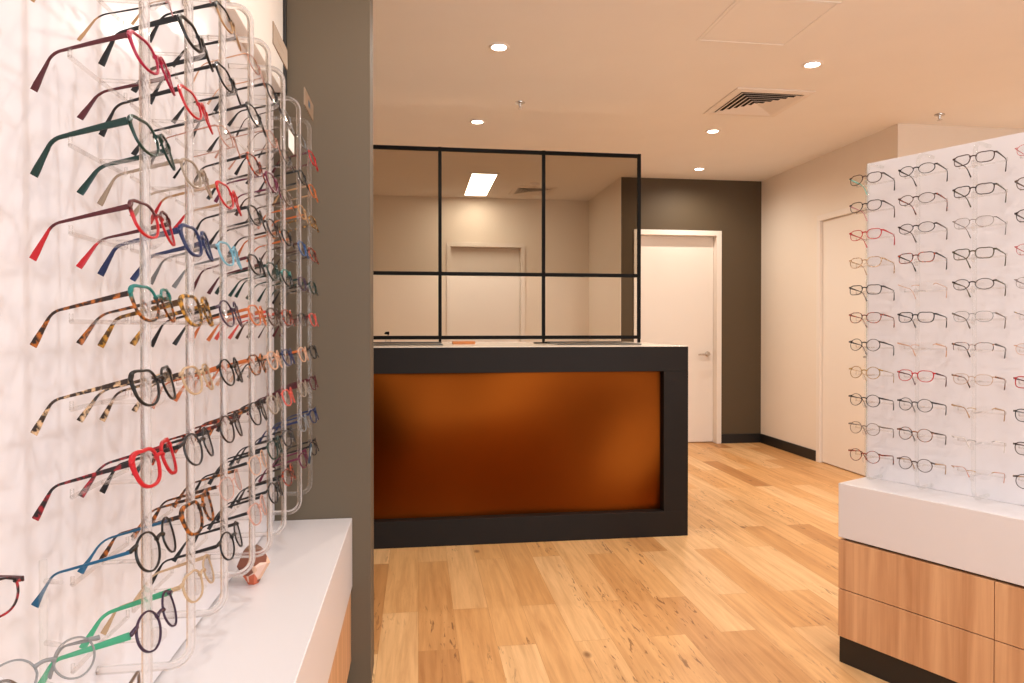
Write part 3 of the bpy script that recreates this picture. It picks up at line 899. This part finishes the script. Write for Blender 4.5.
# brand plates clipped on top of the rods
M_plate = simple('taupe_card', (142, 118, 96), 0.55)
M_print = simple('blue_grey_print', (66, 88, 104), 0.6)
for (y0, lab, z0) in ((1.603, 'taupe brand plate over the fifth and sixth rails of left spectacle wall', 1.8195), (2.03, 'farthest taupe brand plate, with bluish mark, over the last rails', 1.8195)):
    t = empty('brand_plate', (XROD + 0.004, y0, z0)); tag(t, lab, 'sign plate', 'brand plates above the left rods')
    MB().box((-0.0015, 0, 0), (0.0015, 0.165, 0.05), 0.0004).build('card', M_plate, t)
    pr = MB()
    if y0 > 2:
        pr.box((0.0016, 0.062, 0.016), (0.0020, 0.098, 0.034), 0.0001)
        pr.build('printed_mark', M_print, t)
    else:
        pr.box((0.0016, 0.045, 0.024), (0.0020, 0.12, 0.029), 0.0001)
        pr.build('printed_mark', simple('brown_print', (150, 126, 104), 0.6), t)
# small white card on the sixth/seventh rods, and the blue swing tag
t = empty('price_card', (XROD + 0.0075, 1.765, 1.628)); tag(t, 'small blank white card clipped high between two far rails', 'card')
MB().box((0, 0, 0), (0.0012, 0.075, 0.046), 0.0003).build('card_sheet', simple('white_card', (240, 234, 228), 0.6), t)
MB().box((-0.001, 0.03, 0.0462), (0.002, 0.045, 0.052), 0.0004).build('clip', M_acr2, t)
t = empty('hanging_tag', (XF + 0.0165, 1.93, rowz[9] - 0.022), (R(-14), R(4), 0)); tag(t, 'dark teal-blue swing tag hanging from plum red glasses', 'tag')
MB().box((0, -0.017, -0.002), (0.0014, 0.017, 0.052), 0.0003).build('card', simple('petrol_card', (22, 54, 74), 0.5), t)
MB().box((0.0015, -0.0035, 0.018), (0.0019, 0.0035, 0.042), 0.0001).build('printed_mark', simple('pale_print', (196, 206, 208), 0.6), t)
MB().tube([(0.0007, 0, 0.053), (-0.002, 0.002, 0.06), (-0.006, 0.003, 0.064)], 0.0006, 6).build('string', M_black, t)
# faceted patterned ornament on the shelf
t = empty('faceted_ornament', (-0.396, 1.72, ZS)); tag(t, 'small faceted ornament with orange and brown pattern on the left shelf', 'ornament')
m, nt, out = newmat('patchwork_print')
p = pbsdf(nt, None, 0.35)
tc = nt.nodes.new('ShaderNodeTexCoord'); vo = nt.nodes.new('ShaderNodeTexVoronoi'); vo.inputs['Scale'].default_value = 34.0
nt.links.new(tc.outputs['Object'], vo.inputs['Vector'])
cr = nt.nodes.new('ShaderNodeValToRGB'); cr.color_ramp.interpolation = 'CONSTANT'
ee = cr.color_ramp.elements
ee[0].color = lin((196, 96, 62)); ee[1].position = .8; ee[1].color = lin((84, 74, 70))
for q, c in ((.25, (214, 168, 140)), (.45, (120, 66, 46)), (.62, (224, 188, 170))):
    z_ = ee.new(q); z_.color = lin(c)
nt.links.new(vo.outputs['Color'], cr.inputs[0]); nt.links.new(cr.outputs[0], p.inputs['Base Color']); nt.links.new(p.outputs[0], out.inputs[0])
MB().lathe([(0.012, 0.0004), (0.040, 0.050), (0.024, 0.084)], 5).build('body', m, t)
MB().lathe([(0.022, 0.0842), (0.018, 0.089)], 5).build('lid', simple('ornament_cap', (120, 84, 62), 0.4), t)

# short stand close to the camera with three pairs
t = empty('glasses_stand', (-0.336, 0.668, ZS)); tag(t, 'short clear acrylic stand on left shelf holding three pairs, bottom left corner', 'display stand')
MB().box((-0.05, -0.045, 0.0004), (0.05, 0.045, 0.006), 0.001).build('foot_plate', M_acr2, t)
MB().tube([(0, 0, 0.0062), (0, 0, 0.41)], 0.0035, 12).build('post', M_acr3, t, smooth=True)
for z in (0.298, 0.336, 0.392):
    MB().tube([(0.0036, -0.002, z), (0.022, -0.014, z + 0.002)], [0.0028, 0.002], 8).build('peg', M_acr2, t, smooth=True)
ang = math.atan2(0.048, 0.038)
glasses((-0.327, 0.650, 0.888), ang, R(20), 'round', 'cleargrey', 'cleargrey', 'slim', 'clear grey round glasses on the short stand, bottom left corner', 'pairs on the short acrylic stand', 0.84)
glasses((-0.350, 0.5735, 0.9726), ang, R(8), 'soft', 'redblack', 'maroon', 'slim', 'dark red glasses cut off by the left edge, on short stand', 'pairs on the short acrylic stand', 0.8)
glasses((-0.318, 0.592, 0.856), 0.0, R(-2), 'soft', 'greybrown', 'greybrown', 'slim', 'grey-brown glasses on short stand, only one arm in view', 'pairs on the short acrylic stand', 1.02)

# ------------------------------------------------------------------ right display plinth
A = R(25.7)
P0 = V((1.467, 2.223, 0))
RZ = -(R(90) - A)               # local x -> along the stand towards the camera, local y -> to its back
Mx = V((cos(RZ), sin(RZ), 0)); My = V((-sin(RZ), cos(RZ), 0))
def W(s_, t_, z): return P0 + Mx * s_ + My * t_ + V((0, 0, z))
LP, DP = 1.93, 0.40
t = empty('display_plinth', W(0, 0, 0), (0, 0, RZ)); tag(t, 'long oak drawer plinth with thick white top at the right', 'cabinet')
MB().box((0, 0, 0.441), (LP, DP, 0.631), 0.002).build('white_top', M_white, t)
MB().box((0.012, 0.022, 0.09), (LP - 0.012, DP - 0.02, 0.4405)).build('carcass', M_dark, t)
for i in range(4):
    x0, x1 = LP * i / 4 + 0.001, LP * (i + 1) / 4 - 0.001
    MB().box((x0, 0, 0.2615), (x1, 0.0215, 0.4325), 0.001).build('drawer', M_oak, t)
    MB().box((x0, 0, 0.092), (x1, 0.0215, 0.2585), 0.001).build('drawer', M_oak, t)
MB().box((0.0, 0.022, 0.092), (0.0118, DP - 0.02, 0.4325), 0.0008).build('end_panel', M_oak, t)
MB().box((0.004, 0.004, 0.0), (LP - 0.004, DP - 0.02, 0.0895)).build('kick_board', M_black, t)
t = empty('display_board', W(0, 0.1743, 0.631), (0, 0, RZ)); tag(t, 'upright glossy white panel standing on the oak plinth at right', 'display board')
MB().box((0.002, 0, 0.0005), (LP, 0.02, 1.776 - 0.631), 0.001).build('backing', M_panel, t)
MB().box((0.0, 0.002, 0.0005), (0.0018, 0.018, 1.776 - 0.631)).build('edge_strip', clear('green_glass_edge', (196, 226, 206), 0.3), t)

P9 = R(9)
rowr = [1.709 - 0.0968 * r for r in range(11)]
SC = [0.058, 0.228, 0.396, 0.564]
rn = ['left-hand', 'second', 'third', 'right-hand']
for i, s_ in enumerate(SC):
    c = W(s_, 0.0735, 0)
    rod((c.x, c.y), RZ, 0.645, 1.752, 0.1743 - 0.0735 - 0.0008, rowr, P9, 1.0, '%s clear acrylic rail of the white stand at right' % rn[i], 'acrylic rails of the right stand', M_acr3)
RIGHT = [
 [('soft', 'brown', 'dkbrown', 'slim', 'dark brown mint-armed'), ('soft', 'dkbrown', 'brown', 'slim', 'brown pink-armed'), ('soft', 'red', 'red', 'slim', 'red'), ('soft', 'paletort', 'paletort', 'slim', 'pale tortoiseshell'), ('rect', 'black', 'black', 'slim', 'black square'), ('soft', 'redtort', 'redtort', 'slim', 'reddish tortoiseshell'),
  ('round', 'black', 'black', 'slim', 'round black'), ('round', 'gold', 'gold', 'wire', 'pale gold'), ('round', 'black', 'black', 'slim', 'soft black'), ('round', 'taupe', 'taupe', 'slim', 'taupe'), ('round', 'redtort', 'redtort', 'slim', 'red-brown round')],
 [('oval', 'black', 'dkbrown', 'slim', 'black-brown'), ('oval', 'brown', 'redtort', 'slim', 'amber brown'), ('oval', 'dkbrown', 'brown', 'slim', 'dark brown'), ('rect', 'redtort', 'black', 'slim', 'black and red'), ('bare', 'peach', 'peach', 'wire', 'rimless peach'), ('rect', 'black', 'black', 'slim', 'black'),
  ('bare', 'peach', 'peach', 'slim', 'rimless pale orange'), ('soft', 'red', 'maroon', 'slim', 'red'), ('round', 'char', 'char', 'slim', 'charcoal'), ('round', 'tort', 'dkbrown', 'slim', 'dark tortoiseshell'), ('round', 'brown', 'tan', 'slim', 'brown, tan-armed')],
 [('rect', 'brown', 'dkbrown', 'slim', 'brown'), ('rect', 'dkbrown', 'olive', 'slim', 'dark brown'), ('wire', 'taupe', 'brown', 'wire', 'fine taupe'), ('rect', 'olive', 'olive', 'slim', 'olive brown'), ('oval', 'dkbrown', 'olive', 'slim', 'dark olive'), ('wire', 'grey', 'greybrown', 'slim', 'thin grey'),
  ('half', 'tort', 'black', 'slim', 'half-rim brown, black-armed'), ('wire', 'tan', 'tort', 'slim', 'tan wire'), ('bare', 'gold', 'tan', 'slim', 'rimless gold'), ('bare', 'cleargrey', 'clear', 'wire', 'rimless clear'), ('bare', 'gold', 'orange', 'wire', 'rimless, orange-armed')],
 [('wire', 'coral', 'red', 'wire', 'thin red'), ('soft', 'greybrown', 'brown', 'slim', 'grey-brown'), ('soft', 'dkbrown', 'dkbrown', 'slim', 'dark brown'), ('wire', 'red', 'red', 'wire', 'red wire'), ('wire', 'taupe', 'brown', 'wire', 'fine taupe'), ('bare', 'gold', 'brown', 'wire', 'rimless gold'),
  ('wire', 'peach', 'peach', 'wire', 'peach wire'), ('rect', 'red', 'maroon', 'slim', 'red'), ('soft', 'char', 'grey', 'slim', 'grey'), ('soft', 'dkbrown', 'brown', 'slim', 'brown'), ('round', 'dkbrown', 'tan', 'slim', 'dark round')],
]
for ci, colm in enumerate(RIGHT):
    for ri, (shape, fm, tm, tk, words) in enumerate(colm):
        c = W(SC[ci], 0.060, rowr[ri] + random.uniform(-0.0015, 0.0015))
        glasses(c, RZ, P9 + R(random.uniform(-1.2, 1.2)), shape, fm, tm, tk, '%s glasses, %s pair down the %s rail of white stand at right' % (words, ORD[ri], rn[ci]), 'spectacles on the right stand', 1.0, far_temple={(0, 0): 'mint', (0, 1): 'pink'}.get((ci, ri)))

# ------------------------------------------------------------------ camera
cam = bpy.data.cameras.new('camera')
cam.sensor_width = 36.0; cam.lens = 683 / 1024 * 36.0
tilt = 5.4 / 683
cam.shift_y = -(14.5 - 5.4) / 1024
cam.clip_start = 0.05
co = bpy.data.objects.new('camera', cam); COL.objects.link(co)
co.location = (0, 0, 1.18)
co.rotation_euler = (R(90) - tilt, 0, -R(7.84))
S.camera = co

# ------------------------------------------------------------------ world and view
wd = bpy.data.worlds.new('world'); S.world = wd; wd.use_nodes = True
wd.node_tree.nodes['Background'].inputs[0].default_value = (0.9, 0.92, 1.0, 1); wd.node_tree.nodes['Background'].inputs[1].default_value = 0.05
S.view_settings.view_transform = 'Standard'; S.view_settings.look = 'None'
S.view_settings.gamma = 1.0; S.view_settings.use_curve_mapping = False
S.view_settings.exposure = 0.07
c = S.cycles
c.max_bounces = 10; c.diffuse_bounces = 5; c.glossy_bounces = 4; c.transmission_bounces = 8; c.transparent_max_bounces = 96
c.caustics_reflective = False; c.caustics_refractive = False
c.sample_clamp_indirect = 4.0
c.use_denoising = True
